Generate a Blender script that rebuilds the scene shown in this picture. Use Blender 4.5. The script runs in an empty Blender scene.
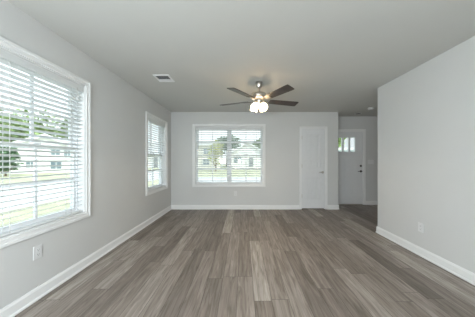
import bpy, bmesh, math, random
from mathutils import Vector, Matrix

S = bpy.context.scene
COL = S.collection
R = math.radians
random.seed(7)

# ------------------------------------------------------------------ camera, sky, sun, added rear fill, exposure
F_PX, VPX, VPY, EYE = 187.0, 243.0, 161.0, 1.21
cam_data = bpy.data.cameras.new('camera')
cam_data.sensor_fit = 'HORIZONTAL'
cam_data.sensor_width = 36.0
cam_data.lens = 36.0 * F_PX / 475.0
cam_data.shift_x = (237.5 - VPX) / 475.0
cam_data.shift_y = (VPY - 158.5) / 475.0
cam_data.clip_start = 0.02
cam_data.clip_end = 400
cam = bpy.data.objects.new('camera', cam_data)
cam.location = (0, 0, EYE)
cam.rotation_euler = (R(90), 0, 0)
COL.objects.link(cam)
S.camera = cam

S.view_settings.view_transform = 'Standard'
S.view_settings.look = 'None'
S.view_settings.gamma = 1.0
S.view_settings.use_curve_mapping = False
S.view_settings.exposure = 0.7
S.cycles.use_denoising = True
S.cycles.max_bounces = 14
S.cycles.diffuse_bounces = 8
S.cycles.transparent_max_bounces = 24
S.cycles.sample_clamp_indirect = 6.0

SKY_STRENGTH, SUN_STRENGTH = 1.4, 1.9
REAR_FILL_W, CAN_FILL_W, PENDANT_FILL_W, FAN_W, FOYER_FILL_W = 8.0, 2.0, 54.0, 8.0, 5.0

world = bpy.data.worlds.new('hazy_bright_sky')
S.world = world
world.use_nodes = True
wn, wl = world.node_tree.nodes, world.node_tree.links
wn.clear()
w_out = wn.new('ShaderNodeOutputWorld')
w_bg = wn.new('ShaderNodeBackground')
w_tc = wn.new('ShaderNodeTexCoord')
w_sep = wn.new('ShaderNodeSeparateXYZ')
w_rmp = wn.new('ShaderNodeValToRGB')
w_rmp.color_ramp.elements[0].position = 0.0
w_rmp.color_ramp.elements[0].color = (0.93, 0.97, 1.0, 1)
w_rmp.color_ramp.elements[1].position = 0.8
w_rmp.color_ramp.elements[1].color = (0.70, 0.83, 1.0, 1)
wl.new(w_tc.outputs['Generated'], w_sep.inputs[0])
wl.new(w_sep.outputs['Z'], w_rmp.inputs[0])
wl.new(w_rmp.outputs[0], w_bg.inputs['Color'])
w_bg.inputs['Strength'].default_value = SKY_STRENGTH
wl.new(w_bg.outputs[0], w_out.inputs[0])

sun_d = bpy.data.lights.new('sun', 'SUN')
sun_d.energy = SUN_STRENGTH
sun_d.angle = R(2)
sun_d.color = (1.0, 0.95, 0.86)
sun = bpy.data.objects.new('sun', sun_d)
sun.rotation_euler = Vector((-0.62, 0.55, -0.85)).to_track_quat('-Z', 'Y').to_euler()
sun.location = (8, -8, 12)
COL.objects.link(sun)

def area(name, loc, direction, sx, sy, power, color):
    d = bpy.data.lights.new(name, 'AREA')
    d.shape = 'RECTANGLE'
    d.size, d.size_y = sx, sy
    d.energy = power
    d.color = color
    o = bpy.data.objects.new(name, d)
    o.location = loc
    o.rotation_euler = Vector(direction).to_track_quat('-Z', 'Y').to_euler()
    COL.objects.link(o)
    return o

# added fill light behind the camera, set at an invented patio door
area('rear_fill_light', (0.2, -3.75, 1.1), (0, 1, 0.03), 2.5, 1.95, REAR_FILL_W, (0.93, 0.97, 1.0))

# ------------------------------------------------------------------ materials
def new_mat(name):
    m = bpy.data.materials.new(name)
    m.use_nodes = True
    n, l = m.node_tree.nodes, m.node_tree.links
    return m, n, l, n['Principled BSDF']

def mat(name, col, rough=0.5, metal=0.0, var=0.04, scale=12.0, bump=0.0, bump_scale=200.0, spec=0.5):
    """a painted / plain surface with a little procedural unevenness"""
    m, n, l, b = new_mat(name)
    b.inputs['Roughness'].default_value = rough
    b.inputs['Metallic'].default_value = metal
    b.inputs['Specular IOR Level'].default_value = spec
    tc = n.new('ShaderNodeTexCoord')
    nz = n.new('ShaderNodeTexNoise')
    nz.inputs['Scale'].default_value = scale
    nz.inputs['Detail'].default_value = 3
    l.new(tc.outputs['Object'], nz.inputs['Vector'])
    rp = n.new('ShaderNodeValToRGB')
    rp.color_ramp.elements[0].position = 0.3
    rp.color_ramp.elements[1].position = 0.7
    rp.color_ramp.elements[0].color = tuple(c * (1 - var) for c in col) + (1,)
    rp.color_ramp.elements[1].color = tuple(min(1, c * (1 + var)) for c in col) + (1,)
    l.new(nz.outputs['Fac'], rp.inputs[0])
    l.new(rp.outputs[0], b.inputs['Base Color'])
    if bump:
        n2 = n.new('ShaderNodeTexNoise')
        n2.inputs['Scale'].default_value = bump_scale
        l.new(tc.outputs['Object'], n2.inputs['Vector'])
        bp = n.new('ShaderNodeBump')
        bp.inputs['Strength'].default_value = bump
        bp.inputs['Distance'].default_value = 0.002
        l.new(n2.outputs['Fac'], bp.inputs['Height'])
        l.new(bp.outputs[0], b.inputs['Normal'])
    return m

def math_node(n, l, op, a, b):
    x = n.new('ShaderNodeMath')
    x.operation = op
    for i, v in enumerate((a, b)):
        if isinstance(v, (int, float)):
            x.inputs[i].default_value = v
        else:
            l.new(v, x.inputs[i])
    return x.outputs[0]

def plank_floor():
    m, n, l, b = new_mat('grey_brown_vinyl_planks')
    tc = n.new('ShaderNodeTexCoord')
    PW, PL = 0.152, 1.22
    sep = n.new('ShaderNodeSeparateXYZ')
    l.new(tc.outputs['Object'], sep.inputs[0])
    u = math_node(n, l, 'DIVIDE', math_node(n, l, 'ADD', sep.outputs['X'], 40.03), PW)
    row = math_node(n, l, 'FLOOR', u, 0.0)
    wn1 = n.new('ShaderNodeTexWhiteNoise'); wn1.noise_dimensions = '1D'
    l.new(row, wn1.inputs['W'])
    v = math_node(n, l, 'ADD', math_node(n, l, 'DIVIDE', math_node(n, l, 'ADD', sep.outputs['Y'], 40.0), PL), wn1.outputs['Value'])
    idx = math_node(n, l, 'FLOOR', v, 0.0)
    cid = n.new('ShaderNodeCombineXYZ')
    l.new(row, cid.inputs[0]); l.new(idx, cid.inputs[1])
    wn2 = n.new('ShaderNodeTexWhiteNoise'); wn2.noise_dimensions = '3D'
    l.new(cid.outputs[0], wn2.inputs['Vector'])
    plank = wn2.outputs['Value']
    fu, fv = math_node(n, l, 'FRACT', u, 0.0), math_node(n, l, 'FRACT', v, 0.0)
    du = math_node(n, l, 'MULTIPLY', math_node(n, l, 'MINIMUM', fu, math_node(n, l, 'SUBTRACT', 1.0, fu)), PW)
    dv = math_node(n, l, 'MULTIPLY', math_node(n, l, 'MINIMUM', fv, math_node(n, l, 'SUBTRACT', 1.0, fv)), PL)
    seam_f = math_node(n, l, 'LESS_THAN', math_node(n, l, 'MINIMUM', du, dv), 0.0017)
    rp = n.new('ShaderNodeValToRGB')
    cr = rp.color_ramp
    cr.elements[0].position = 0.0
    cr.elements[0].color = FLOOR[0] + (1,)
    cr.elements[1].position = 1.0
    cr.elements[1].color = FLOOR[3] + (1,)
    e = cr.elements.new(0.4); e.color = FLOOR[1] + (1,)
    e = cr.elements.new(0.75); e.color = FLOOR[2] + (1,)
    l.new(plank, rp.inputs[0])
    # grain, long along the planks and shifted from plank to plank
    cmb = n.new('ShaderNodeCombineXYZ')
    l.new(math_node(n, l, 'MULTIPLY', sep.outputs['X'], 30.0), cmb.inputs[0])
    l.new(math_node(n, l, 'MULTIPLY', sep.outputs['Y'], 2.2), cmb.inputs[1])
    l.new(math_node(n, l, 'MULTIPLY', plank, 37.0), cmb.inputs[2])
    g = n.new('ShaderNodeTexNoise')
    g.inputs['Scale'].default_value = 1.0
    g.inputs['Detail'].default_value = 6
    g.inputs['Roughness'].default_value = 0.62
    g.inputs['Distortion'].default_value = 1.2
    l.new(cmb.outputs[0], g.inputs['Vector'])
    gr = n.new('ShaderNodeValToRGB')
    gr.color_ramp.elements[0].position = 0.32
    gr.color_ramp.elements[0].color = (0.52, 0.48, 0.45, 1)
    gr.color_ramp.elements[1].position = 0.70
    gr.color_ramp.elements[1].color = (1.30, 1.29, 1.28, 1)
    l.new(g.outputs['Fac'], gr.inputs[0])
    mx = n.new('ShaderNodeMix'); mx.data_type = 'RGBA'; mx.blend_type = 'MULTIPLY'
    mx.inputs[0].default_value = 1.0
    l.new(rp.outputs[0], mx.inputs[6]); l.new(gr.outputs[0], mx.inputs[7])
    seam = n.new('ShaderNodeMix'); seam.data_type = 'RGBA'
    seam.inputs[7].default_value = (0.035, 0.028, 0.023, 1)
    l.new(math_node(n, l, 'MULTIPLY', seam_f, 0.8), seam.inputs[0])
    l.new(mx.outputs[2], seam.inputs[6])
    l.new(seam.outputs[2], b.inputs['Base Color'])
    b.inputs['Roughness'].default_value = 0.42
    b.inputs['Specular IOR Level'].default_value = 0.4
    bp = n.new('ShaderNodeBump')
    bp.inputs['Strength'].default_value = 0.12
    bp.inputs['Distance'].default_value = 0.002
    l.new(g.outputs['Fac'], bp.inputs['Height'])
    l.new(bp.outputs[0], b.inputs['Normal'])
    return m

def glass_mat():
    m, n, l, b = new_mat('clear_window_glass')
    out = n['Material Output']
    n.remove(b)
    t = n.new('ShaderNodeBsdfTransparent')
    t.inputs[0].default_value = (0.95, 0.98, 0.97, 1)
    g = n.new('ShaderNodeBsdfGlossy')
    g.inputs['Roughness'].default_value = 0.02
    lw = n.new('ShaderNodeLayerWeight')
    lw.inputs['Blend'].default_value = 0.5
    k = math_node(n, l, 'ADD', math_node(n, l, 'MULTIPLY', math_node(n, l, 'POWER', lw.outputs['Facing'], 5.0), 0.5), 0.025)
    mx = n.new('ShaderNodeMixShader')
    l.new(k, mx.inputs[0]); l.new(t.outputs[0], mx.inputs[1]); l.new(g.outputs[0], mx.inputs[2])
    l.new(mx.outputs[0], out.inputs[0])
    return m

def glow_mat(name, col, strength):
    m, n, l, b = new_mat(name)
    b.inputs['Base Color'].default_value = (0.9, 0.88, 0.84, 1)
    b.inputs['Roughness'].default_value = 0.4
    b.inputs['Emission Color'].default_value = col + (1,)
    b.inputs['Emission Strength'].default_value = strength
    return m

def shade_mat(name, col, strength):
    """frosted glass lit from inside: lets the bulb's light through and glows a little"""
    m, n, l, b = new_mat(name)
    t = n.new('ShaderNodeBsdfTranslucent')
    t.inputs[0].default_value = (0.96, 0.93, 0.86, 1)
    b.inputs['Base Color'].default_value = (0.9, 0.88, 0.84, 1)
    b.inputs['Roughness'].default_value = 0.35
    b.inputs['Emission Color'].default_value = col + (1,)
    b.inputs['Emission Strength'].default_value = strength
    mx = n.new('ShaderNodeMixShader')
    mx.inputs[0].default_value = 0.5
    l.new(b.outputs[0], mx.inputs[1]); l.new(t.outputs[0], mx.inputs[2])
    tr = n.new('ShaderNodeBsdfTransparent')
    m2 = n.new('ShaderNodeMixShader')
    m2.inputs[0].default_value = 0.35
    l.new(mx.outputs[0], m2.inputs[1]); l.new(tr.outputs[0], m2.inputs[2])
    mx = m2
    l.new(mx.outputs[0], n['Material Output'].inputs[0])
    return m

def slat_mat():
    """white vinyl slats: mostly opaque, a little daylight comes through"""
    m, n, l, b = new_mat('white_vinyl_slats')
    tc = n.new('ShaderNodeTexCoord')
    nz = n.new('ShaderNodeTexNoise')
    nz.inputs['Scale'].default_value = 25.0
    l.new(tc.outputs['Object'], nz.inputs['Vector'])
    rp = n.new('ShaderNodeValToRGB')
    rp.color_ramp.elements[0].color = (0.83, 0.845, 0.85, 1)
    rp.color_ramp.elements[1].color = (0.86, 0.87, 0.87, 1)
    l.new(nz.outputs['Fac'], rp.inputs[0])
    l.new(rp.outputs[0], b.inputs['Base Color'])
    b.inputs['Roughness'].default_value = 0.45
    t = n.new('ShaderNodeBsdfTranslucent')
    t.inputs[0].default_value = (0.85, 0.87, 0.86, 1)
    mx = n.new('ShaderNodeMixShader')
    mx.inputs[0].default_value = 0.28
    l.new(b.outputs[0], mx.inputs[1]); l.new(t.outputs[0], mx.inputs[2])
    l.new(mx.outputs[0], n['Material Output'].inputs[0])
    return m

def siding_mat(name, col, pitch=0.14):
    m, n, l, b = new_mat(name)
    tc = n.new('ShaderNodeTexCoord')
    sep = n.new('ShaderNodeSeparateXYZ')
    l.new(tc.outputs['Object'], sep.inputs[0])
    f = math_node(n, l, 'FRACT', math_node(n, l, 'MULTIPLY', sep.outputs['Z'], 1.0 / pitch), 0.0)
    bp = n.new('ShaderNodeBump')
    bp.inputs['Strength'].default_value = 0.6
    bp.inputs['Distance'].default_value = 0.02
    l.new(f, bp.inputs['Height'])
    l.new(bp.outputs[0], b.inputs['Normal'])
    b.inputs['Base Color'].default_value = col + (1,)
    b.inputs['Roughness'].default_value = 0.7
    return m

FLOOR = [(0.165, 0.140, 0.122), (0.235, 0.205, 0.182), (0.305, 0.270, 0.243), (0.41, 0.375, 0.345)]
M = {
    'wall': mat('warm_grey_wall_paint', (0.60, 0.605, 0.60), 0.75, var=0.012, scale=2.0, bump=0.08, bump_scale=160),
    'ceiling': mat('matt_ceiling_paint', (0.565, 0.565, 0.54), 0.9, var=0.012, scale=2.0, bump=0.1, bump_scale=140),
    'trim': mat('white_trim_paint', (0.78, 0.785, 0.785), 0.4, var=0.01),
    'door': mat('white_door_paint', (0.71, 0.72, 0.73), 0.42, var=0.012),
    'blind': slat_mat(),
    'cord': mat('pale_blind_cord', (0.62, 0.62, 0.60), 0.8),
    'vinyl': mat('white_window_vinyl', (0.84, 0.85, 0.86), 0.4, var=0.01),
    'plastic': mat('white_plastic', (0.69, 0.695, 0.70), 0.35, var=0.01),
    'slot': mat('dark_slot', (0.03, 0.03, 0.03), 0.6),
    'nickel': mat('brushed_nickel', (0.55, 0.52, 0.48), 0.3, metal=1.0, var=0.08, scale=60),
    'bronze': mat('dark_aged_metal', (0.09, 0.085, 0.08), 0.4, metal=0.8, var=0.1),
    'blade': mat('dark_walnut_blade', (0.045, 0.033, 0.028), 0.4, var=0.35, scale=14),
    'shade': shade_mat('lit_frosted_glass', (1.0, 0.85, 0.62), 0.5),
    'bulb': glow_mat('glowing_bulb', (1.0, 0.80, 0.55), 6.0),
    'glass': glass_mat(),
    'duct': mat('dark_duct', (0.10, 0.10, 0.105), 0.7),
    'lawn': mat('lawn_grass', (0.45, 0.445, 0.29), 0.95, var=0.2, scale=1.3, bump=0.8, bump_scale=30),
    'concrete': mat('pale_concrete', (0.56, 0.55, 0.52), 0.9, var=0.06, scale=3),
    'asphalt': mat('worn_asphalt', (0.48, 0.48, 0.47), 0.9, var=0.08, scale=6),
    'white_siding': siding_mat('white_lap_siding', (0.86, 0.86, 0.84)),
    'cream_siding': siding_mat('cream_lap_siding', (0.82, 0.79, 0.69)),
    'blue_siding': siding_mat('pale_blue_lap_siding', (0.60, 0.68, 0.76)),
    'grey_siding': siding_mat('pale_grey_lap_siding', (0.74, 0.76, 0.76)),
    'shingle': mat('pale_grey_shingles', (0.50, 0.49, 0.47), 0.95, var=0.15, scale=8),
    'dark_shingle': mat('grey_shingles', (0.36, 0.35, 0.34), 0.95, var=0.15, scale=8),
    'house_glass': mat('dark_house_glass', (0.16, 0.22, 0.25), 0.15, var=0.1),
    'grey_door': mat('slate_grey_door', (0.22, 0.24, 0.26), 0.5),
    'bark': mat('tree_bark', (0.18, 0.13, 0.09), 0.95, var=0.3, scale=10),
    'leaf': mat('green_leaves', (0.27, 0.37, 0.15), 0.8, var=0.35, scale=1.5),
    'leaf_dark': mat('deep_green_leaves', (0.14, 0.24, 0.13), 0.8, var=0.35, scale=1.5),
    'leaf_yellow': mat('yellow_green_leaves', (0.46, 0.48, 0.14), 0.8, var=0.3, scale=1.5),
    'foundation': mat('block_foundation', (0.5, 0.48, 0.45), 0.9),
}
M['floor'] = plank_floor()

# ------------------------------------------------------------------ mesh helpers
class MB:
    def __init__(self):
        self.bm = bmesh.new()
    def box(self, x0, x1, y0, y1, z0, z1, mtx=None):
        vs = [self.bm.verts.new((x, y, z)) for z in (z0, z1) for y in (y0, y1) for x in (x0, x1)]
        for f in ((0, 2, 3, 1), (4, 5, 7, 6), (0, 1, 5, 4), (2, 6, 7, 3), (0, 4, 6, 2), (1, 3, 7, 5)):
            self.bm.faces.new([vs[i] for i in f])
        if mtx is not None:
            bmesh.ops.transform(self.bm, matrix=mtx, verts=vs)
        return self
    def lathe(self, prof, mtx=None, seg=24, cap=True):
        """prof: list of (radius, z), turned about z"""
        rings, new = [], []
        for r, z in prof:
            ring = [self.bm.verts.new((r * math.cos(2 * math.pi * k / seg), r * math.sin(2 * math.pi * k / seg), z)) for k in range(seg)]
            rings.append(ring); new += ring
        for a, b in zip(rings, rings[1:]):
            for k in range(seg):
                self.bm.faces.new((a[k], a[(k + 1) % seg], b[(k + 1) % seg], b[k]))
        if cap:
            self.bm.faces.new(list(reversed(rings[0])))
            self.bm.faces.new(rings[-1])
        if mtx is not None:
            bmesh.ops.transform(self.bm, matrix=mtx, verts=new)
        return self
    def tube(self, p, q, r, seg=10):
        p, q = Vector(p), Vector(q)
        d = q - p
        mt = Matrix.Translation(p) @ d.to_track_quat('Z', 'Y').to_matrix().to_4x4()
        return self.lathe([(r, 0), (r, d.length)], mt, seg)
    def prism(self, poly, axis_len, mtx=None):
        """poly: (x, z) outline, extruded along y from 0 to axis_len"""
        a = [self.bm.verts.new((x, 0, z)) for x, z in poly]
        b = [self.bm.verts.new((x, axis_len, z)) for x, z in poly]
        n = len(poly)
        self.bm.faces.new(a); self.bm.faces.new(list(reversed(b)))
        for i in range(n):
            self.bm.faces.new((a[i], b[i], b[(i + 1) % n], a[(i + 1) % n]))
        if mtx is not None:
            bmesh.ops.transform(self.bm, matrix=mtx, verts=a + b)
        return self
    def build(self, name, m, parent=None, bevel=0.0, smooth=False):
        bmesh.ops.recalc_face_normals(self.bm, faces=self.bm.faces)
        me = bpy.data.meshes.new(name)
        self.bm.to_mesh(me); self.bm.free()
        me.materials.append(m)
        if smooth:
            for p in me.polygons:
                p.use_smooth = True
        o = bpy.data.objects.new(name, me)
        COL.objects.link(o)
        if parent is not None:
            o.parent = parent
        if bevel:
            bv = o.modifiers.new('soft_edges', 'BEVEL')
            bv.width, bv.segments, bv.limit_method = bevel, 2, 'ANGLE'
        if smooth:
            es = o.modifiers.new('split', 'EDGE_SPLIT')
            es.split_angle = R(40)
        return o

def empty(name, loc, rz=0.0, rot=None):
    o = bpy.data.objects.new(name, None)
    o.empty_display_size = 0.1
    o.location = loc
    o.rotation_euler = rot if rot else (0, 0, rz)
    COL.objects.link(o)
    return o

def tag(o, label, cat, group=None, kind=None):
    o['label'] = label
    o['category'] = cat
    if group: o['group'] = group
    if kind: o['kind'] = kind
    return o

def struct(o, label=None, cat=None):
    o['kind'] = 'structure'
    if label: o['label'] = label
    if cat: o['category'] = cat
    return o

# ------------------------------------------------------------------ room shell
H = 2.44
XL, XR, YB = -1.807, 2.275, F_PX / 39.84           # left wall, right wall, back wall faces
YR = -3.6                                           # rear wall, behind the camera
YE = 3.16                                           # free end of the right wall
XC, YF = 2.392, F_PX / 36.15                        # free end of the back wall; front door wall
XF = 4.5                                            # far side of the foyer
T = 0.16

def wall_panels(mb, a0, a1, holes, along, face, out, z0=0.0, z1=H):
    """a wall with rectangular openings; along 'x' or 'y', from the room face outwards by `out`"""
    us = sorted({a0, a1} | {h[0] for h in holes} | {h[1] for h in holes})
    for u0, u1 in zip(us, us[1:]):
        mid = (u0 + u1) / 2
        spans = sorted((h[2], h[3]) for h in holes if h[0] < mid < h[1])
        z = z0
        for b, t in spans + [(z1, z1)]:
            if b > z + 1e-6:
                f0, f1 = min(face, face + out), max(face, face + out)
                if along == 'x': mb.box(u0, u1, f0, f1, z, b)
                else: mb.box(f0, f1, u0, u1, z, b)
            z = max(z, t)
    bmesh.ops.remove_doubles(mb.bm, verts=mb.bm.verts, dist=1e-5)
    return mb

WZ0, WZ1 = 0.620, 2.074                              # window openings
BW = (-1.209, 0.505)                                 # back twin
LW = (0.433, 2.144)                                  # left twin
SW = (3.522, 4.378)                                  # left single
D1 = (1.475, 2.055, 2.012)                           # closet door slab
D2 = (2.400, 3.310, 2.012)                           # front door slab
JB = 0.02

struct(MB().box(XL - T, XF + T, YR - T, YF + T, -0.3, 0).build('floor', M['floor']), 'grey brown wood plank floor of the living room', 'floor')
struct(MB().box(XL - T, XF + T, YR - T, YF + T, H, H + 0.25).build('ceiling', M['ceiling']), 'plain pale ceiling of the living room', 'ceiling')
struct(wall_panels(MB(), YR, YB + T, [LW + (WZ0, WZ1), SW + (WZ0, WZ1)], 'y', XL, -T).build('wall_left', M['wall']), 'grey wall with the two windows on its side', 'wall')
struct(wall_panels(MB(), XL, XC, [BW + (WZ0, WZ1), (D1[0] - JB, D1[1] + JB, 0, D1[2] + JB)], 'x', YB, T).build('wall_back', M['wall']), 'grey wall with the twin window and white closet door', 'wall')
struct(MB().box(XR, XR + 0.12, YR, YE, 0, H).build('wall_right', M['wall']), 'plain grey wall ending at the foyer', 'wall')
struct(wall_panels(MB(), 2.1, XF, [(D2[0] - JB, D2[1] + JB, 0, D2[2] + JB)], 'x', YF, T).build('wall_front', M['wall']), 'shaded grey foyer wall around the front door', 'wall')
struct(MB().box(2.1, 2.26, YB + T, YF, 0, H).build('wall_foyer_left', M['wall']))
struct(MB().box(XF, XF + T, 1.4, YF + T, 0, H).build('wall_foyer_right', M['wall']))
struct(MB().box(XR + 0.12, XF, 1.4, 1.56, 0, H).build('wall_foyer_near', M['wall']))
struct(MB().box(1.3, 1.36, YB + T, YB + 0.75, 0, H).box(1.3, 2.1, YB + 0.75, YB + 0.8, 0, H).build('wall_closet', M['wall']))
PD = (-1.1, 1.5)
struct(wall_panels(MB(), XL - T, XR + 0.12, [PD + (0.0, 2.1)], 'x', YR, -T).build('wall_rear', M['wall']))

# baseboards with a shoe moulding at the foot
def baseboard(name, p, q, nrm, h=0.105):
    """from p to q (x, y) along a wall whose room side is nrm"""
    p, q, nv = Vector((p[0], p[1], 0)), Vector((q[0], q[1], 0)), Vector((nrm[0], nrm[1], 0))
    d = (q - p).normalized()
    mt = Matrix(((nv.x, d.x, 0, p.x), (nv.y, d.y, 0, p.y), (0, 0, 1, 0), (0, 0, 0, 1)))
    poly = [(0, 0), (0.026, 0), (0.026, 0.010), (0.020, 0.019), (0.014, 0.021), (0.014, h - 0.022), (0.010, h - 0.012), (0.006, h), (0, h)]
    return struct(MB().prism(poly, (q - p).length, mt).build(name, M['trim']))

baseboard('baseboard_left', (XL, YR), (XL, YB), (1, 0))
baseboard('baseboard_back', (XL, YB), (D1[0] - 0.065, YB), (0, -1))
baseboard('baseboard_back_end', (D1[1] + 0.065, YB), (XC + 0.014, YB), (0, -1))
baseboard('baseboard_back_corner', (XC, YB - 0.014), (XC, YB + T), (1, 0))
baseboard('baseboard_right', (XR, YR), (XR, YE + 0.014), (-1, 0))
baseboard('baseboard_right_end', (XR - 0.014, YE), (XR + 0.134, YE), (0, 1))
baseboard('baseboard_front', (D2[1] + 0.07, YF), (XF, YF), (0, -1))
baseboard('baseboard_foyer', (XF, 1.56), (XF, YF), (-1, 0))

# unseen patio door, added as an opening for the rear fill light
pd = struct(empty('added_patio_door', ((PD[0] + PD[1]) / 2, YR, 0)))
w2 = (PD[1] - PD[0]) / 2
f = MB().box(-w2, -w2 + 0.05, -0.12, -0.02, 0, 2.1).box(w2 - 0.05, w2, -0.12, -0.02, 0, 2.1).box(-w2, w2, -0.12, -0.02, 2.05, 2.1).box(-w2, w2, -0.12, -0.02, 0, 0.03).box(-0.04, 0.04, -0.1, -0.04, 0, 2.1)
f.build('window_frame', M['vinyl'], pd)
for s in (-1, 1):
    x0, x1 = sorted((0.04 * s, (w2 - 0.05) * s))
    MB().box(x0, x1, -0.074, -0.068, 0.03, 2.05).build('pane', M['glass'], pd)

# ------------------------------------------------------------------ windows: local x along the wall, local y outwards, z up
def make_window(name, loc, rz, half, units, label):
    root = struct(empty(name, loc, rz), label, 'window')
    c = 0.058
    cs = MB()
    for a, b in ((0.0, 0.038), (0.032, c)):                       # flat band and raised back band
        th = 0.014 if a == 0.0 else 0.021
        cs.box(-half - b, -half - a, -th, 0, WZ0 - b, WZ1 + b)
        cs.box(half + a, half + b, -th, 0, WZ0 - b, WZ1 + b)
        cs.box(-half - a, half + a, -th, 0, WZ1 + a, WZ1 + b)
        cs.box(-half - a, half + a, -th, 0, WZ0 - b, WZ0 - a)
    cs.build('casing', M['trim'], root, bevel=0.003)
    # jamb liner
    j = MB()
    j.box(-half, -half + 0.012, 0, T, WZ0, WZ1).box(half - 0.012, half, 0, T, WZ0, WZ1)
    j.box(-half + 0.012, half - 0.012, 0, T, WZ1 - 0.012, WZ1).box(-half + 0.012, half - 0.012, 0, T, WZ0, WZ0 + 0.012)
    j.build('jamb', M['trim'], root)
    a, b, z0, z1 = -half + 0.012, half - 0.012, WZ0 + 0.012, WZ1 - 0.012
    fr = MB()
    fr.box(a, a + 0.013, 0.075, 0.155, z0, z1).box(b - 0.013, b, 0.075, 0.155, z0, z1)
    fr.box(a + 0.013, b - 0.013, 0.075, 0.155, z1 - 0.013, z1).box(a + 0.013, b - 0.013, 0.075, 0.155, z0, z0 + 0.016)
    if units == 2:
        fr.box(-0.028, 0.028, 0.075, 0.155, z0 + 0.016, z1 - 0.013)
    fr.build('window_frame', M['vinyl'], root, bevel=0.002)
    spans = [(a + 0.013, b - 0.013)] if units == 1 else [(a + 0.013, -0.028), (0.028, b - 0.013)]
    zm = 1.345
    for u0, u1 in spans:
        for nm, s0, s1, y0 in (('upper_sash', zm - 0.02, z1 - 0.013, 0.118), ('lower_sash', z0 + 0.016, zm + 0.02, 0.084)):
            y1, st = y0 + 0.032, 0.030
            sa = MB()
            sa.box(u0, u0 + st, y0, y1, s0, s1).box(u1 - st, u1, y0, y1, s0, s1)
            sa.box(u0 + st, u1 - st, y0, y1, s1 - 0.036, s1).box(u0 + st, u1 - st, y0, y1, s0, s0 + 0.036)
            um, vm = (u0 + u1) / 2, (s0 + s1) / 2
            sa.box(um - 0.011, um + 0.011, y0 + 0.008, y1 - 0.006, s0 + 0.036, s1 - 0.036)
            sa.box(u0 + st, um - 0.011, y0 + 0.008, y1 - 0.006, vm - 0.011, vm + 0.011)
            sa.box(um + 0.011, u1 - st, y0 + 0.008, y1 - 0.006, vm - 0.011, vm + 0.011)
            so = sa.build(nm, M['vinyl'], root)
            MB().box(u0 + st, u1 - st, y0 + 0.0135, y0 + 0.0165, s0 + 0.036, s1 - 0.036).build('pane', M['glass'], so)
            if nm == 'lower_sash':
                MB().box(um - 0.03, um + 0.03, y0 - 0.006, y0 + 0.02, s1, s1 + 0.014).build('sash_lock', M['vinyl'], so, bevel=0.002)
    return root

def make_blind(loc, rz, half, ladders, label, wand_side=-1, tilt=-14.0):
    root = tag(empty('window_blind', loc, rz), label, 'blind', 'white slatted blinds inside the windows')
    hw = half - 0.018
    top = WZ1 - 0.014
    MB().box(-hw, hw, 0.004, 0.012, top - 0.072, top).box(-hw, hw, 0.001, 0.004, top - 0.066, top - 0.05).box(-hw, hw, 0.001, 0.004, top - 0.018, top - 0.006).build('valance', M['blind'], root, bevel=0.0015)
    MB().box(-hw, hw, 0.014, 0.066, top - 0.052, top - 0.002).build('headrail', M['blind'], root)
    sl = MB()
    z, zb = top - 0.085, WZ0 + 0.048
    n = int((z - zb) / 0.0445)
    k = (z - zb) / n
    for i in range(n):
        zc = z - i * k
        mt = Matrix.Translation((0, 0.039, zc)) @ Matrix.Rotation(R(tilt), 4, 'X')
        # a slat with a slight crown
        sl.prism([(-0.025, -0.0018), (0.025, -0.0018), (0.025, 0.0012), (0.010, 0.0036), (-0.010, 0.0036), (-0.025, 0.0012)], 2 * hw,
                 mt @ Matrix(((0, 1, 0, -hw), (1, 0, 0, 0), (0, 0, 1, 0), (0, 0, 0, 1))))
    sl.build('slats', M['blind'], root)
    MB().box(-hw, hw, 0.014, 0.064, WZ0 + 0.016, WZ0 + 0.034).build('bottom_rail', M['blind'], root, bevel=0.003)
    for u in ladders:
        c = MB()
        c.tube((u, 0.0115, WZ0 + 0.03), (u, 0.0115, top - 0.05), 0.0022, 6)
        c.tube((u, 0.0665, WZ0 + 0.03), (u, 0.0665, top - 0.05), 0.0022, 6)
        c.build('ladder_cord', M['cord'], root)
    u = wand_side * (hw - 0.075)
    w = MB().tube((u, -0.006, top - 0.52), (u, -0.006, top - 0.06), 0.0045, 8).tube((u, -0.006, top - 0.06), (u, 0.012, top - 0.05), 0.003, 6)
    w.lathe([(0.0045, 0), (0.008, 0.01), (0.008, 0.05), (0.004, 0.06)], Matrix.Translation((u, -0.006, top - 0.56)), 10)
    w.build('tilt_wand', M['cord'], root)
    u = -wand_side * (hw - 0.09)
    p = MB()
    for du in (-0.004, 0.004):
        p.tube((u + du, -0.004, top - 0.15), (u + du, -0.004, top - 0.05), 0.0015, 6)
    po = p.build('lift_cord', M['cord'], root)
    MB().lathe([(0.004, 0.04), (0.009, 0.02), (0.011, 0.0)], Matrix.Translation((u, -0.006, top - 0.185)), 12).build('tassel', M['blind'], po)
    return root

bc, bh = (BW[0] + BW[1]) / 2, (BW[1] - BW[0]) / 2
lc, lh = (LW[0] + LW[1]) / 2, (LW[1] - LW[0]) / 2
sc_, sh_ = (SW[0] + SW[1]) / 2, (SW[1] - SW[0]) / 2
make_window('window_1', (XL, lc, 0), R(90), lh, 2, 'large twin window on the left wall nearest the camera')
make_window('window_2', (XL, sc_, 0), R(90), sh_, 1, 'single narrow window near the far corner of the left wall')
make_window('window_3', (bc, YB, 0), 0, bh, 2, 'twin window in the middle of the back wall')
make_blind((XL, lc, 0), R(90), lh, (-0.69, -0.17, 0.17, 0.69), 'wide white slatted blind in the large window cropped by the photo edge', tilt=-15.0)
make_blind((XL, sc_, 0), R(90), sh_, (-0.26, 0.26), 'narrow white slatted blind in the single window beside the room corner', tilt=-15.0)
make_blind((bc, YB, 0), 0, bh, (-0.69, -0.20, 0.20, 0.69), 'wide white slatted blind on the back wall below the ceiling fan', tilt=-20.0)

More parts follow.
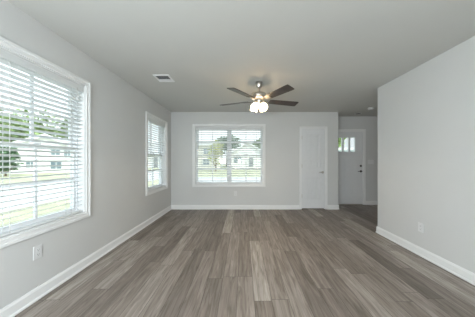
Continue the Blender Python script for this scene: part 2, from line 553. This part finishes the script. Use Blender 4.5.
# ------------------------------------------------------------------ doors
def casing_set(root, x0, x1, ztop, w=0.06):
    c = MB()
    for a, b, th in ((0.004, 0.042, 0.013), (0.036, w, 0.019)):
        c.box(x0 - b, x0 - a, -th, 0, 0, ztop + b).box(x1 + a, x1 + b, -th, 0, 0, ztop + b).box(x0 - a, x1 + a, -th, 0, ztop + a, ztop + b)
    c.build('casing', M['trim'], root, bevel=0.003)
    j = MB().box(x0 - JB, x0 - 0.003, 0, T, 0, ztop + 0.003).box(x1 + 0.003, x1 + JB, 0, T, 0, ztop + 0.003).box(x0 - JB, x1 + JB, 0, T, ztop + 0.003, ztop + JB)
    j.build('door_jamb', M['trim'], root)

# closet door: two recessed panels of vertical planks
d1 = struct(empty('door_1', (D1[0], YB, 0)), 'white two panel plank closet door with a lever handle', 'door')
W1 = D1[1] - D1[0]
casing_set(d1, 0, W1, D1[2])
y0, y1 = 0.003, 0.043
px0, px1 = 0.10, W1 - 0.105
pz = [(0.245, 0.80), (1.045, 1.885)]
s = MB()
s.box(0, px0, y0, y1, 0.022, D1[2]).box(px1, W1, y0, y1, 0.022, D1[2])
s.box(px0, px1, y0, y1, 0.022, pz[0][0]).box(px0, px1, y0, y1, pz[0][1], pz[1][0]).box(px0, px1, y0, y1, pz[1][1], D1[2])
s.build('door_slab', M['door'], d1, bevel=0.002)
for a, b in pz:
    p = MB()
    nplank = 5
    wp = (px1 - px0) / nplank
    p.box(px0, px1, y0 + 0.026, y1, a, b)
    for i in range(nplank):
        p.box(px0 + i * wp + 0.006, px0 + (i + 1) * wp - 0.006, y0 + 0.013, y0 + 0.026, a + 0.018, b - 0.018)
    po = p.build('door_panel', M['door'], d1)
    mo = MB()
    for k, dd in ((0.0, -0.004), (0.006, 0.004)):
        e = 0.006
        mo.box(px0 + k, px0 + k + e, y0 + dd, y0 + 0.026, a + k, b - k).box(px1 - k - e, px1 - k, y0 + dd, y0 + 0.026, a + k, b - k)
        mo.box(px0 + k + e, px1 - k - e, y0 + dd, y0 + 0.026, a + k, a + k + e).box(px0 + k + e, px1 - k - e, y0 + dd, y0 + 0.026, b - k - e, b - k)
    mo.build('panel_moulding', M['door'], po)
def lever(root, x, z, y, side, m):
    h = MB().lathe([(0.030, 0), (0.031, 0.004), (0.026, 0.012), (0.011, 0.014), (0.010, 0.045), (0.012, 0.055)], Matrix.Translation((x, y, z)) @ Matrix.Rotation(R(90), 4, 'X'), 20)
    h.tube((x, y - 0.048, z), (x + side * 0.06, y - 0.050, z), 0.0085, 10).tube((x + side * 0.06, y - 0.050, z), (x + side * 0.11, y - 0.046, z - 0.006), 0.0075, 10)
    return h.build('door_handle', m, root, smooth=True)
lever(d1, W1 - 0.055, 0.925, y0, -1, M['nickel'])
for z in (0.33, 1.085, 1.80):
    MB().tube((-0.004, -0.004, z - 0.045), (-0.004, -0.004, z + 0.045), 0.0065, 8).box(-0.016, 0.012, 0.0, 0.0035, z - 0.044, z + 0.044).build('hinge', M['nickel'], d1)

# front door: three lites over two tall flat panels
d2 = struct(empty('door_2', (D2[0], YF, 0)), 'white front door with three small lites and dark lock', 'door')
W2 = D2[1] - D2[0]
casing_set(d2, 0, W2, D2[2], 0.075)
y0, y1 = 0.006, 0.050
lz0, lz1 = 1.465, 1.862
lites = [(2.608 - D2[0], 2.748 - D2[0]), (2.786 - D2[0], 2.928 - D2[0]), (2.966 - D2[0], 3.106 - D2[0])]
pans = [(0.125, 0.42, 0.24, 1.30), (0.49, W2 - 0.125, 0.24, 1.30)]
sl = MB()
wall_panels(sl, 0, W2, [(a, b, lz0, lz1) for a, b in lites], 'x', y0, y1 - y0, 1.30, D2[2])
wall_panels(sl, 0, W2, [(a, b, c, d) for a, b, c, d in pans], 'x', y0, y1 - y0, 0.02, 1.30)
sl.build('door_slab', M['door'], d2)
for a, b, c, d in pans:
    MB().box(a, b, y0 + 0.010, y1 - 0.01, c, d).build('door_panel', M['door'], d2)
for a, b in lites:
    lf = MB().box(a - 0.006, a + 0.004, y0 - 0.006, y1 + 0.006, lz0 - 0.006, lz1 + 0.006).box(b - 0.004, b + 0.006, y0 - 0.006, y1 + 0.006, lz0 - 0.006, lz1 + 0.006)
    lf.box(a + 0.004, b - 0.004, y0 - 0.006, y1 + 0.006, lz1 - 0.004, lz1 + 0.006).box(a + 0.004, b - 0.004, y0 - 0.006, y1 + 0.006, lz0 - 0.006, lz0 + 0.004)
    lo = lf.build('lite_frame', M['door'], d2)
    MB().box(a, b, 0.026, 0.030, lz0, lz1).build('pane', M['glass'], lo)
lever(d2, 3.262 - D2[0], 0.925, y0, -1, M['bronze'])
MB().lathe([(0.030, 0), (0.030, 0.008), (0.022, 0.016), (0.012, 0.017), (0.012, 0.026), (0.0, 0.027)], Matrix.Translation((3.262 - D2[0], y0, 1.075)) @ Matrix.Rotation(R(90), 4, 'X'), 20).box(3.257 - D2[0], 3.267 - D2[0], y0 - 0.036, y0 - 0.02, 1.058, 1.092).build('deadbolt', M['bronze'], d2)
MB().box(0, W2, 0.0, T, 0, 0.018).build('threshold', M['nickel'], d2)

# ------------------------------------------------------------------ ceiling fan
FX, FY = 0.250, 2.93
fan = tag(empty('ceiling_fan', (FX, FY, H)), 'five blade ceiling fan with dark blades and lit frosted glass lights', 'ceiling fan')
MB().lathe([(0.0, 0), (0.052, 0), (0.054, -0.012), (0.050, -0.055), (0.040, -0.078), (0.018, -0.088), (0.0, -0.088)], seg=28, cap=False).build('canopy', M['nickel'], fan, smooth=True)
MB().tube((0, 0, -0.085), (0, 0, -0.160), 0.013, 14).build('downrod', M['nickel'], fan, smooth=True)
MB().lathe([(0.0, -0.152), (0.024, -0.152), (0.030, -0.162), (0.075, -0.168), (0.112, -0.182), (0.130, -0.205), (0.133, -0.228), (0.126, -0.246), (0.100, -0.262), (0.07, -0.270), (0.0, -0.270)], seg=36, cap=False).build('motor_housing', M['nickel'], fan, smooth=True)
BLADE_Z, A0 = -0.290, 15.0
for k in range(5):
    ang = R(A0 + 72 * k)
    rot = Matrix.Rotation(ang, 4, 'Z')
    ir = MB()
    ir.box(0.10, 0.215, -0.014, 0.014, BLADE_Z - 0.006, BLADE_Z + 0.0, rot)
    ir.box(0.19, 0.27, -0.042, 0.042, BLADE_Z - 0.007, BLADE_Z - 0.002, rot @ Matrix.Translation((0, 0, BLADE_Z)) @ Matrix.Rotation(R(-12), 4, 'X') @ Matrix.Translation((0, 0, -BLADE_Z)))
    ir.build('blade_arm', M['bronze'], fan)
    bl = MB()
    out = [(0.17, -0.050), (0.22, -0.057), (0.60, -0.069), (0.655, -0.068), (0.664, -0.058), (0.664, 0.058), (0.655, 0.068), (0.60, 0.070), (0.22, 0.057), (0.17, 0.050)]
    tilt = rot @ Matrix.Translation((0, 0, BLADE_Z)) @ Matrix.Rotation(R(-12), 4, 'X')
    lo = [bl.bm.verts.new(tilt @ Vector((x, y, -0.001))) for x, y in out]
    hi = [bl.bm.verts.new(tilt @ Vector((x, y, 0.006))) for x, y in out]
    bl.bm.faces.new(list(reversed(lo))); bl.bm.faces.new(hi)
    for i in range(len(out)):
        jn = (i + 1) % len(out)
        bl.bm.faces.new((lo[i], lo[jn], hi[jn], hi[i]))
    bl.build('blade', M['blade'], fan)
MB().lathe([(0.0, -0.270), (0.052, -0.270), (0.056, -0.282), (0.050, -0.310), (0.032, -0.335), (0.026, -0.360), (0.012, -0.378), (0.0, -0.380)], seg=24, cap=False).build('light_fitter', M['nickel'], fan, smooth=True)
for k in range(4):
    ang = R(45 + 90 * k)
    mt = Matrix.Rotation(ang, 4, 'Z') @ Matrix.Translation((0.075, 0, -0.340)) @ Matrix.Rotation(R(-22), 4, 'Y') @ Matrix.Scale(0.88, 4)
    ra = Matrix.Rotation(ang, 4, 'Z')
    am = MB()
    pts = [(0.04, -0.295), (0.075, -0.283), (0.100, -0.290), (0.098, -0.312), (0.078, -0.328)]
    for (xa, za), (xb, zb) in zip(pts, pts[1:]):
        am.tube(ra @ Vector((xa, 0, za)), ra @ Vector((xb, 0, zb)), 0.006, 8)
    am.build('light_arm', M['nickel'], fan, smooth=True)
    prof = [(0.020, 0.0), (0.030, -0.008), (0.048, -0.026), (0.060, -0.052), (0.064, -0.080), (0.060, -0.102), (0.052, -0.114)]
    inner = [(r - 0.004, z) for r, z in reversed(prof)]
    sh = MB().lathe(prof + inner, mt, 24, cap=False).build('lamp_shade', M['shade'], fan, smooth=True)
    MB().lathe([(0.0, -0.012), (0.010, -0.012), (0.011, -0.022), (0.014, -0.034), (0.014, -0.042), (0.009, -0.050), (0.0, -0.052)], mt, 16, cap=False).build('bulb', M['bulb'], sh, smooth=True)
    MB().lathe([(0.0, 0.022), (0.016, 0.022), (0.023, 0.008), (0.023, -0.006), (0.0, -0.006)], mt, 16, cap=False).build('shade_holder', M['nickel'], sh, smooth=True)
    pl = bpy.data.lights.new('fan_bulb_light', 'POINT')
    pl.energy, pl.color, pl.shadow_soft_size = FAN_W, (1.0, 0.74, 0.46), 0.012
    po = bpy.data.objects.new('fan_bulb_light', pl)
    COL.objects.link(po)
    po.parent = fan
    po.location = (mt @ Vector((0, 0, -0.075)))
for sx in (-0.03, 0.03):
    MB().tube((sx, 0.0, -0.33), (sx, 0.0, -0.43), 0.0015, 6).build('pull_chain', M['nickel'], fan)

# ------------------------------------------------------------------ ceiling fittings
VX, VY = -1.17, 2.775
v = tag(empty('ceiling_vent', (VX, VY, H)), 'white square air register in the ceiling over the left windows', 'vent')
fr = MB()
a, b = 0.118, 0.088
fr.box(-a, a, -a, -b, -0.010, 0).box(-a, a, b, a, -0.010, 0).box(-a, -b, -b, b, -0.010, 0).box(b, a, -b, b, -0.010, 0)
fr.build('frame', M['trim'], v, bevel=0.003)
MB().box(-b, b, -b, b, -0.0015, 0).build('duct_opening', M['duct'], v)
for i in range(6):
    yy = -0.072 + i * 0.029
    MB().box(-b, b, -0.012, 0.012, -0.0006, 0.0006, Matrix.Translation((0, yy, -0.0085)) @ Matrix.Rotation(R(26 if i < 4 else -32), 4, 'X')).build('louver', M['plastic'], v)

sd = tag(empty('smoke_detector', (2.97, 4.34, H)), 'round white smoke detector on the foyer ceiling', 'smoke detector')
MB().lathe([(0.0, 0), (0.066, 0), (0.066, -0.010), (0.060, -0.014), (0.056, -0.030), (0.045, -0.038), (0.0, -0.039)], seg=28, cap=False).build('housing', M['plastic'], sd, smooth=True)
MB().lathe([(0.0, -0.0385), (0.012, -0.0385), (0.011, -0.041), (0.0, -0.041)], seg=14, cap=False).build('test_button', M['cord'], sd)
rl = tag(empty('recessed_downlight', (2.98, 4.84, H)), 'unlit recessed downlight in the foyer ceiling before the front door', 'downlight')
MB().lathe([(0.062, -0.001), (0.085, -0.001), (0.083, -0.006), (0.064, -0.008), (0.062, -0.001)], seg=28, cap=False).build('trim_ring', M['plastic'], rl, smooth=True)
MB().lathe([(0.0, -0.0015), (0.064, -0.0015), (0.064, -0.004), (0.0, -0.003)], seg=28, cap=False).build('dark_baffle', M['bronze'], rl)

# unseen lit recessed cans, added behind the camera as extra fill
for i, (x, y) in enumerate(((-0.9, -2.5), (1.3, -2.5))):
    t = tag(empty('recessed_downlight', (x, y, H)), 'added ceiling downlight giving fill from behind the camera', 'downlight', 'added fill downlights')
    MB().lathe([(0.062, -0.001), (0.085, -0.001), (0.083, -0.006), (0.064, -0.008), (0.062, -0.001)], seg=28, cap=False).build('trim_ring', M['plastic'], t, smooth=True)
    MB().lathe([(0.0, -0.0015), (0.063, -0.0015), (0.063, -0.004), (0.0, -0.004)], seg=28, cap=False).build('lens', M['bulb'], t)
    d = bpy.data.lights.new('can_fill', 'POINT')
    d.energy, d.color, d.shadow_soft_size = CAN_FILL_W, (0.97, 0.98, 1.0), 0.06
    o = bpy.data.objects.new('can_fill', d)
    COL.objects.link(o); o.parent = t; o.location = (0, 0, -0.09)

# unseen pendants, added behind the camera to brighten the near walls and ceiling
for x in (-1.2, -0.7, -0.2):
    t = tag(empty('pendant_fill_lamp', (x, -0.6, H)), 'added frosted pendant lamp giving fill from behind the camera', 'pendant lamp', 'added fill pendants')
    MB().lathe([(0.0, 0), (0.06, 0), (0.055, -0.02), (0.0, -0.025)], seg=24, cap=False).build('canopy', M['nickel'], t, smooth=True)
    MB().tube((0, 0, -0.02), (0, 0, -0.98), 0.004, 8).build('cord', M['bronze'], t)
    MB().lathe([(0.02, -0.60), (0.05, -0.62), (0.10, -0.70), (0.11, -0.78), (0.105, -0.78), (0.095, -0.70), (0.045, -0.625), (0.02, -0.605)], Matrix.Translation((0, 0, -0.36)), 28, cap=False).build('lamp_shade', M['shade'], t, smooth=True)
    d = bpy.data.lights.new('pendant_fill', 'POINT')
    d.energy, d.color, d.shadow_soft_size = PENDANT_FILL_W, (0.85, 0.94, 1.0), 0.08
    o = bpy.data.objects.new('pendant_fill', d)
    COL.objects.link(o); o.parent = t; o.location = (0, 0, -1.23)

hl = tag(empty('added_foyer_lamp', (3.5, 2.5, H)), 'added round flush lamp brightening the foyer from behind the right wall', 'ceiling lamp')  # unseen lamp, added out of view to lift the dim foyer
MB().lathe([(0.0, 0), (0.16, 0), (0.16, -0.02), (0.0, -0.02)], seg=28, cap=False).build('base', M['nickel'], hl, smooth=True)
MB().lathe([(0.15, -0.02), (0.14, -0.05), (0.10, -0.08), (0.0, -0.095)], seg=28, cap=False).build('lamp_shade', M['shade'], hl, smooth=True)
d = bpy.data.lights.new('foyer_fill', 'POINT')
d.energy, d.color, d.shadow_soft_size = FOYER_FILL_W, (1.0, 0.92, 0.80), 0.1
o = bpy.data.objects.new('foyer_fill', d)
COL.objects.link(o); o.parent = hl; o.location = (0, 0, -0.22)

# ------------------------------------------------------------------ outlets and switches: local x along the wall, -y into the room
def outlet(loc, rz, label):
    r = tag(empty('wall_outlet', loc, rz), label, 'outlet', 'white wall outlets')
    MB().box(-0.036, 0.036, -0.006, 0, -0.058, 0.058).build('faceplate', M['plastic'], r, bevel=0.003)
    for dz in (-0.020, 0.020):
        q = MB().box(-0.017, 0.017, -0.0085, -0.005, dz - 0.0145, dz + 0.0145).build('receptacle', M['plastic'], r, bevel=0.002)
        MB().box(-0.0075, -0.0055, -0.0089, -0.008, dz - 0.003, dz + 0.006).box(0.0055, 0.0075, -0.0089, -0.008, dz - 0.003, dz + 0.006).box(-0.002, 0.002, -0.0089, -0.008, dz - 0.010, dz - 0.006).build('slots', M['slot'], q)
    MB().lathe([(0.0, 0), (0.003, 0), (0.003, 0.001), (0.0, 0.001)], Matrix.Translation((0, -0.006, 0)) @ Matrix.Rotation(R(90), 4, 'X'), 10, cap=False).build('screw', M['plastic'], r)
    return r
outlet((XL, 1.644, 0.41), R(90), 'white outlet below the large window on the left wall')
outlet((-0.19, YB, 0.394), 0, 'white outlet under the twin window on the back wall')
outlet((XR, 2.39, 0.36), R(-90), 'white outlet low on the blank right wall')

sw = tag(empty('light_switch', (3.535, YF, 1.185)), 'white three gang light switch plate right of the front door', 'light switch')
MB().box(-0.082, 0.082, -0.006, 0, -0.058, 0.058).build('faceplate', M['plastic'], sw, bevel=0.003)
for u in (-0.046, 0, 0.046):
    MB().box(u - 0.0165, u + 0.0165, -0.010, -0.005, -0.033, 0.033).build('rocker', M['plastic'], sw, bevel=0.002)

# ------------------------------------------------------------------ outdoors
GZ = -0.30
struct(MB().box(-90, 90, -30, 110, GZ - 0.4, GZ).build('lawn', M['lawn']), 'grass lawn around the houses', 'lawn')
struct(MB().box(-13.2, -7.0, -30, 90, GZ, GZ + 0.03).build('street', M['concrete']), 'pale street beyond the left windows', 'street')
struct(MB().box(-5.4, -4.4, -30, 12, GZ, GZ + 0.03).build('sidewalk', M['concrete']), 'pale sidewalk between the house and the street', 'sidewalk')
struct(MB().box(-4.4, 30, 12.3, 17.5, GZ, GZ + 0.03).build('driveway', M['concrete']), 'pale paved strip before the houses behind the back window', 'street')

def house(name, loc, rz, w, d, he, hr, wallm, roofm, openings, label, gable_front=True):
    """front face on local y = 0 looking towards -y, body towards +y; openings: (kind, x, z, width, height) on the front"""
    r = tag(empty(name, loc, rz), label, 'house')
    if gable_front:
        poly = [(-w / 2, 0), (w / 2, 0), (w / 2, he), (0, hr), (-w / 2, he)]
        MB().prism(poly, d).build('wall', wallm, r)
        rf = MB()
        sl = (hr - he) / (w / 2)
        for s in (-1, 1):
            e = 0.4
            rf.prism([(0, hr + 0.02), (s * (w / 2 + e), he - e * sl + 0.02), (s * (w / 2 + e), he - e * sl + 0.2), (0, hr + 0.2)], d + 0.7, Matrix.Translation((0, -0.35, 0)))
        rf.build('roof', roofm, r)
        fa = MB()
        for s in (-1, 1):
            e = 0.4
            fa.prism([(0, hr - 0.16), (s * (w / 2 + e), he - e * sl - 0.16), (s * (w / 2 + e), he - e * sl + 0.21), (0, hr + 0.21)], 0.05, Matrix.Translation((0, -0.40, 0)))
        fa.build('fascia', M['trim'], r)
    else:
        MB().box(-w / 2, w / 2, 0, d, 0, he).prism([(0, he), (d, he), (d / 2, hr)], w, Matrix(((0, 1, 0, -w / 2), (1, 0, 0, 0), (0, 0, 1, 0), (0, 0, 0, 1)))).build('wall', wallm, r)
        mt = Matrix(((0, 1, 0, -w / 2 - 0.4), (1, 0, 0, 0), (0, 0, 1, 0), (0, 0, 0, 1)))
        sl = (hr - he) / (d / 2)
        e = 0.4
        rf = MB()
        rf.prism([(-e, he - e * sl + 0.02), (d / 2, hr + 0.02), (d / 2, hr + 0.2), (-e, he - e * sl + 0.2)], w + 0.8, mt)
        rf.prism([(d + e, he - e * sl + 0.02), (d / 2, hr + 0.02), (d / 2, hr + 0.2), (d + e, he - e * sl + 0.2)], w + 0.8, mt)
        rf.build('roof', roofm, r)
        MB().box(-w / 2 - 0.4, w / 2 + 0.4, -e - 0.04, -e, he - e * sl - 0.12, he - e * sl + 0.2).build('fascia', M['trim'], r)
    for kind, x, z, ww, hh in openings:
        if kind == 'window':
            t = 0.09
            wf = MB().box(x - ww / 2 - t, x - ww / 2, -0.05, 0.02, z - t, z + hh + t).box(x + ww / 2, x + ww / 2 + t, -0.05, 0.02, z - t, z + hh + t)
            wf.box(x - ww / 2, x + ww / 2, -0.05, 0.02, z + hh, z + hh + t).box(x - ww / 2, x + ww / 2, -0.05, 0.02, z - t, z)
            wf.box(x - ww / 2, x + ww / 2, -0.04, 0.0, z + hh / 2 - 0.03, z + hh / 2 + 0.03).box(x - 0.03, x + 0.03, -0.04, 0.0, z, z + hh)
            wo = wf.build('window', M['trim'], r)
            MB().box(x - ww / 2, x + ww / 2, -0.02, 0.0, z, z + hh).build('pane', M['house_glass'], wo)
        else:
            t = 0.1
            df = MB().box(x - ww / 2 - t, x - ww / 2, -0.06, 0.02, z, z + hh + t).box(x + ww / 2, x + ww / 2 + t, -0.06, 0.02, z, z + hh + t).box(x - ww / 2, x + ww / 2, -0.06, 0.02, z + hh, z + hh + t)
            do = df.build('door_frame', M['trim'], r)
            dm = MB()
            rows = 4 if kind == 'garage' else 2
            dm.box(x - ww / 2, x + ww / 2, -0.02, 0.0, z, z + hh)
            for i in range(rows):
                dm.box(x - ww / 2 + 0.08, x + ww / 2 - 0.08, -0.035, -0.02, z + hh * i / rows + 0.05, z + hh * (i + 1) / rows - 0.05)
            dm.build('garage_door' if kind == 'garage' else 'entry_door', M['trim'] if kind == 'garage' else M['grey_door'], do)
    return r

# seen through the left window (fronts look towards +x)
house('gabled_house', (-25.0, 23.6, GZ), R(46), 5.6, 5.0, 3.4, 4.75, M['white_siding'], M['dark_shingle'],
      [('window', 0.95, 2.3, 0.8, 0.7), ('window', 2.1, 2.2, 0.7, 0.8), ('window', 1.0, 0.5, 1.0, 0.9), ('window', -1.2, 0.7, 0.7, 0.7)], 'white gabled house across the street through the large left window')
house('ranch_house', (-19.4, 40.0, GZ), R(14), 8.0, 7.0, 3.2, 5.6, M['grey_siding'], M['shingle'],
      [('door', 0.7, 0.1, 0.8, 2.2), ('window', 2.6, 0.9, 1.2, 1.4), ('window', -1.6, 0.9, 1.2, 1.4)], 'pale grey house seen through the narrow window near the corner', gable_front=False)
# seen through the back window (fronts look towards -y)
house('cottage', (-7.4, 31.0, GZ), 0, 5.4, 8.0, 4.2, 5.0, M['cream_siding'], M['shingle'],
      [('window', 1.3, 0.85, 1.0, 1.0), ('window', 1.4, 2.7, 1.0, 0.9)], 'cream house with stacked blue grey windows at the left of the back window', gable_front=False)
house('bungalow', (1.1, 42.0, GZ), 0, 9.2, 9.0, 2.9, 5.6, M['white_siding'], M['shingle'],
      [('window', -2.3, 1.15, 1.6, 1.3), ('door', 0.7, 0.15, 1.0, 2.2)], 'white house with a grey door at the right of the back window', gable_front=True)
# seen through the front door lites
house('blue_house', (16.0, 26.0, GZ), R(-20), 9.0, 8.0, 3.4, 5.8, M['blue_siding'], M['dark_shingle'],
      [('window', -1.8, 1.0, 1.2, 1.3), ('window', 1.8, 1.0, 1.2, 1.3)], 'pale blue house glimpsed through the front door lites', gable_front=False)

def blob_leaves(bm, c, rad, n, size, rnd):
    for _ in range(n):
        u = Vector((rnd.gauss(0, 1), rnd.gauss(0, 1), rnd.gauss(0, 1))).normalized()
        k = 0.55 + 0.45 * rnd.random() ** 0.5
        p = Vector((c[0] + u.x * rad[0] * k, c[1] + u.y * rad[1] * k, c[2] + u.z * rad[2] * k))
        q = Matrix.Rotation(rnd.uniform(0, 6.28), 4, 'Z') @ Matrix.Rotation(rnd.uniform(-1.2, 1.2), 4, 'X')
        s = size * rnd.uniform(0.7, 1.3)
        vs = [bm.verts.new(p + (q @ Vector(t))) for t in ((-0.6 * s, 0, 0), (0, -0.35 * s, 0.06 * s), (0.6 * s, 0, 0), (0, 0.35 * s, 0.06 * s))]
        bm.faces.new(vs)

def tree(name, x, y, h, spread, leaf, label, seed, group=None, trunk_h=0.35, n=900, size=0.42):
    rnd = random.Random(seed)
    r = tag(empty(name, (x, y, GZ)), label, 'tree', group)
    t = MB()
    th = h * trunk_h
    t.lathe([(0.03 * h, 0), (0.02 * h, 0.15 * h), (0.016 * h, th), (0.006 * h, h * 0.8)], None, 10)
    for k in range(5):
        a = rnd.uniform(0, 6.28)
        z0 = th * rnd.uniform(0.8, 1.3)
        t.tube((0, 0, z0), (math.cos(a) * spread * 0.6, math.sin(a) * spread * 0.6, z0 + h * 0.22), 0.006 * h, 6)
    t.build('trunk', M['bark'], r)
    c = MB()
    for k in range(7):
        a = k * 2.4
        rr = spread * (0.55 if k else 0.0)
        cz = th + (h - th) * (0.35 + 0.45 * rnd.random()) if k else h - (h - th) * 0.38
        rad = (spread * 0.62, spread * 0.62, (h - th) * 0.34)
        blob_leaves(c.bm, (math.cos(a) * rr, math.sin(a) * rr, cz), rad, n // 7, size, rnd)
    c.build('crown', M[leaf], r)
    return r

tg = 'trees behind the houses across the street'
tl = 'leafy green tree standing behind the white gabled house across the street'
for x, y, h, sp, sd_ in ((-42, 33.5, 10.5, 3.2, 20), (-50, 46, 13.0, 3.6, 21), (-40, 43.5, 11.0, 3.2, 22)):
    tree('leafy_tree', x, y, h, sp, 'leaf', tl, sd_, tg, n=1300, size=0.6)
tree('dark_shrub', -23.6, 18.6, 3.0, 0.95, 'leaf_dark', 'dark green tall shrub left of the white gabled house', 31, trunk_h=0.08, n=1100, size=0.3)
tree('street_tree', -33.5, 27.0, 8.6, 2.3, 'leaf', 'tall light green tree close behind the left side of the white gabled house', 32, trunk_h=0.3, n=1100, size=0.5)
tree('young_tree', -4.1, 28.2, 4.4, 1.15, 'leaf_yellow', 'small yellow green tree between the cream house and the white house', 33, trunk_h=0.12, n=700, size=0.3)
tree('shade_tree', -4.6, 53.0, 8.4, 4.0, 'leaf_dark', 'broad green tree rising between the two houses behind the back window', 34, n=1300, size=0.7)
tree('far_tree', 4.8, 60.0, 8.8, 3.0, 'leaf', 'distant green tree over the roof of the white house', 35, n=900, size=0.7)
tree('porch_tree', 10.9, 22.0, 6.0, 0.9, 'leaf', 'green tree in the left lite of the front door', 36)
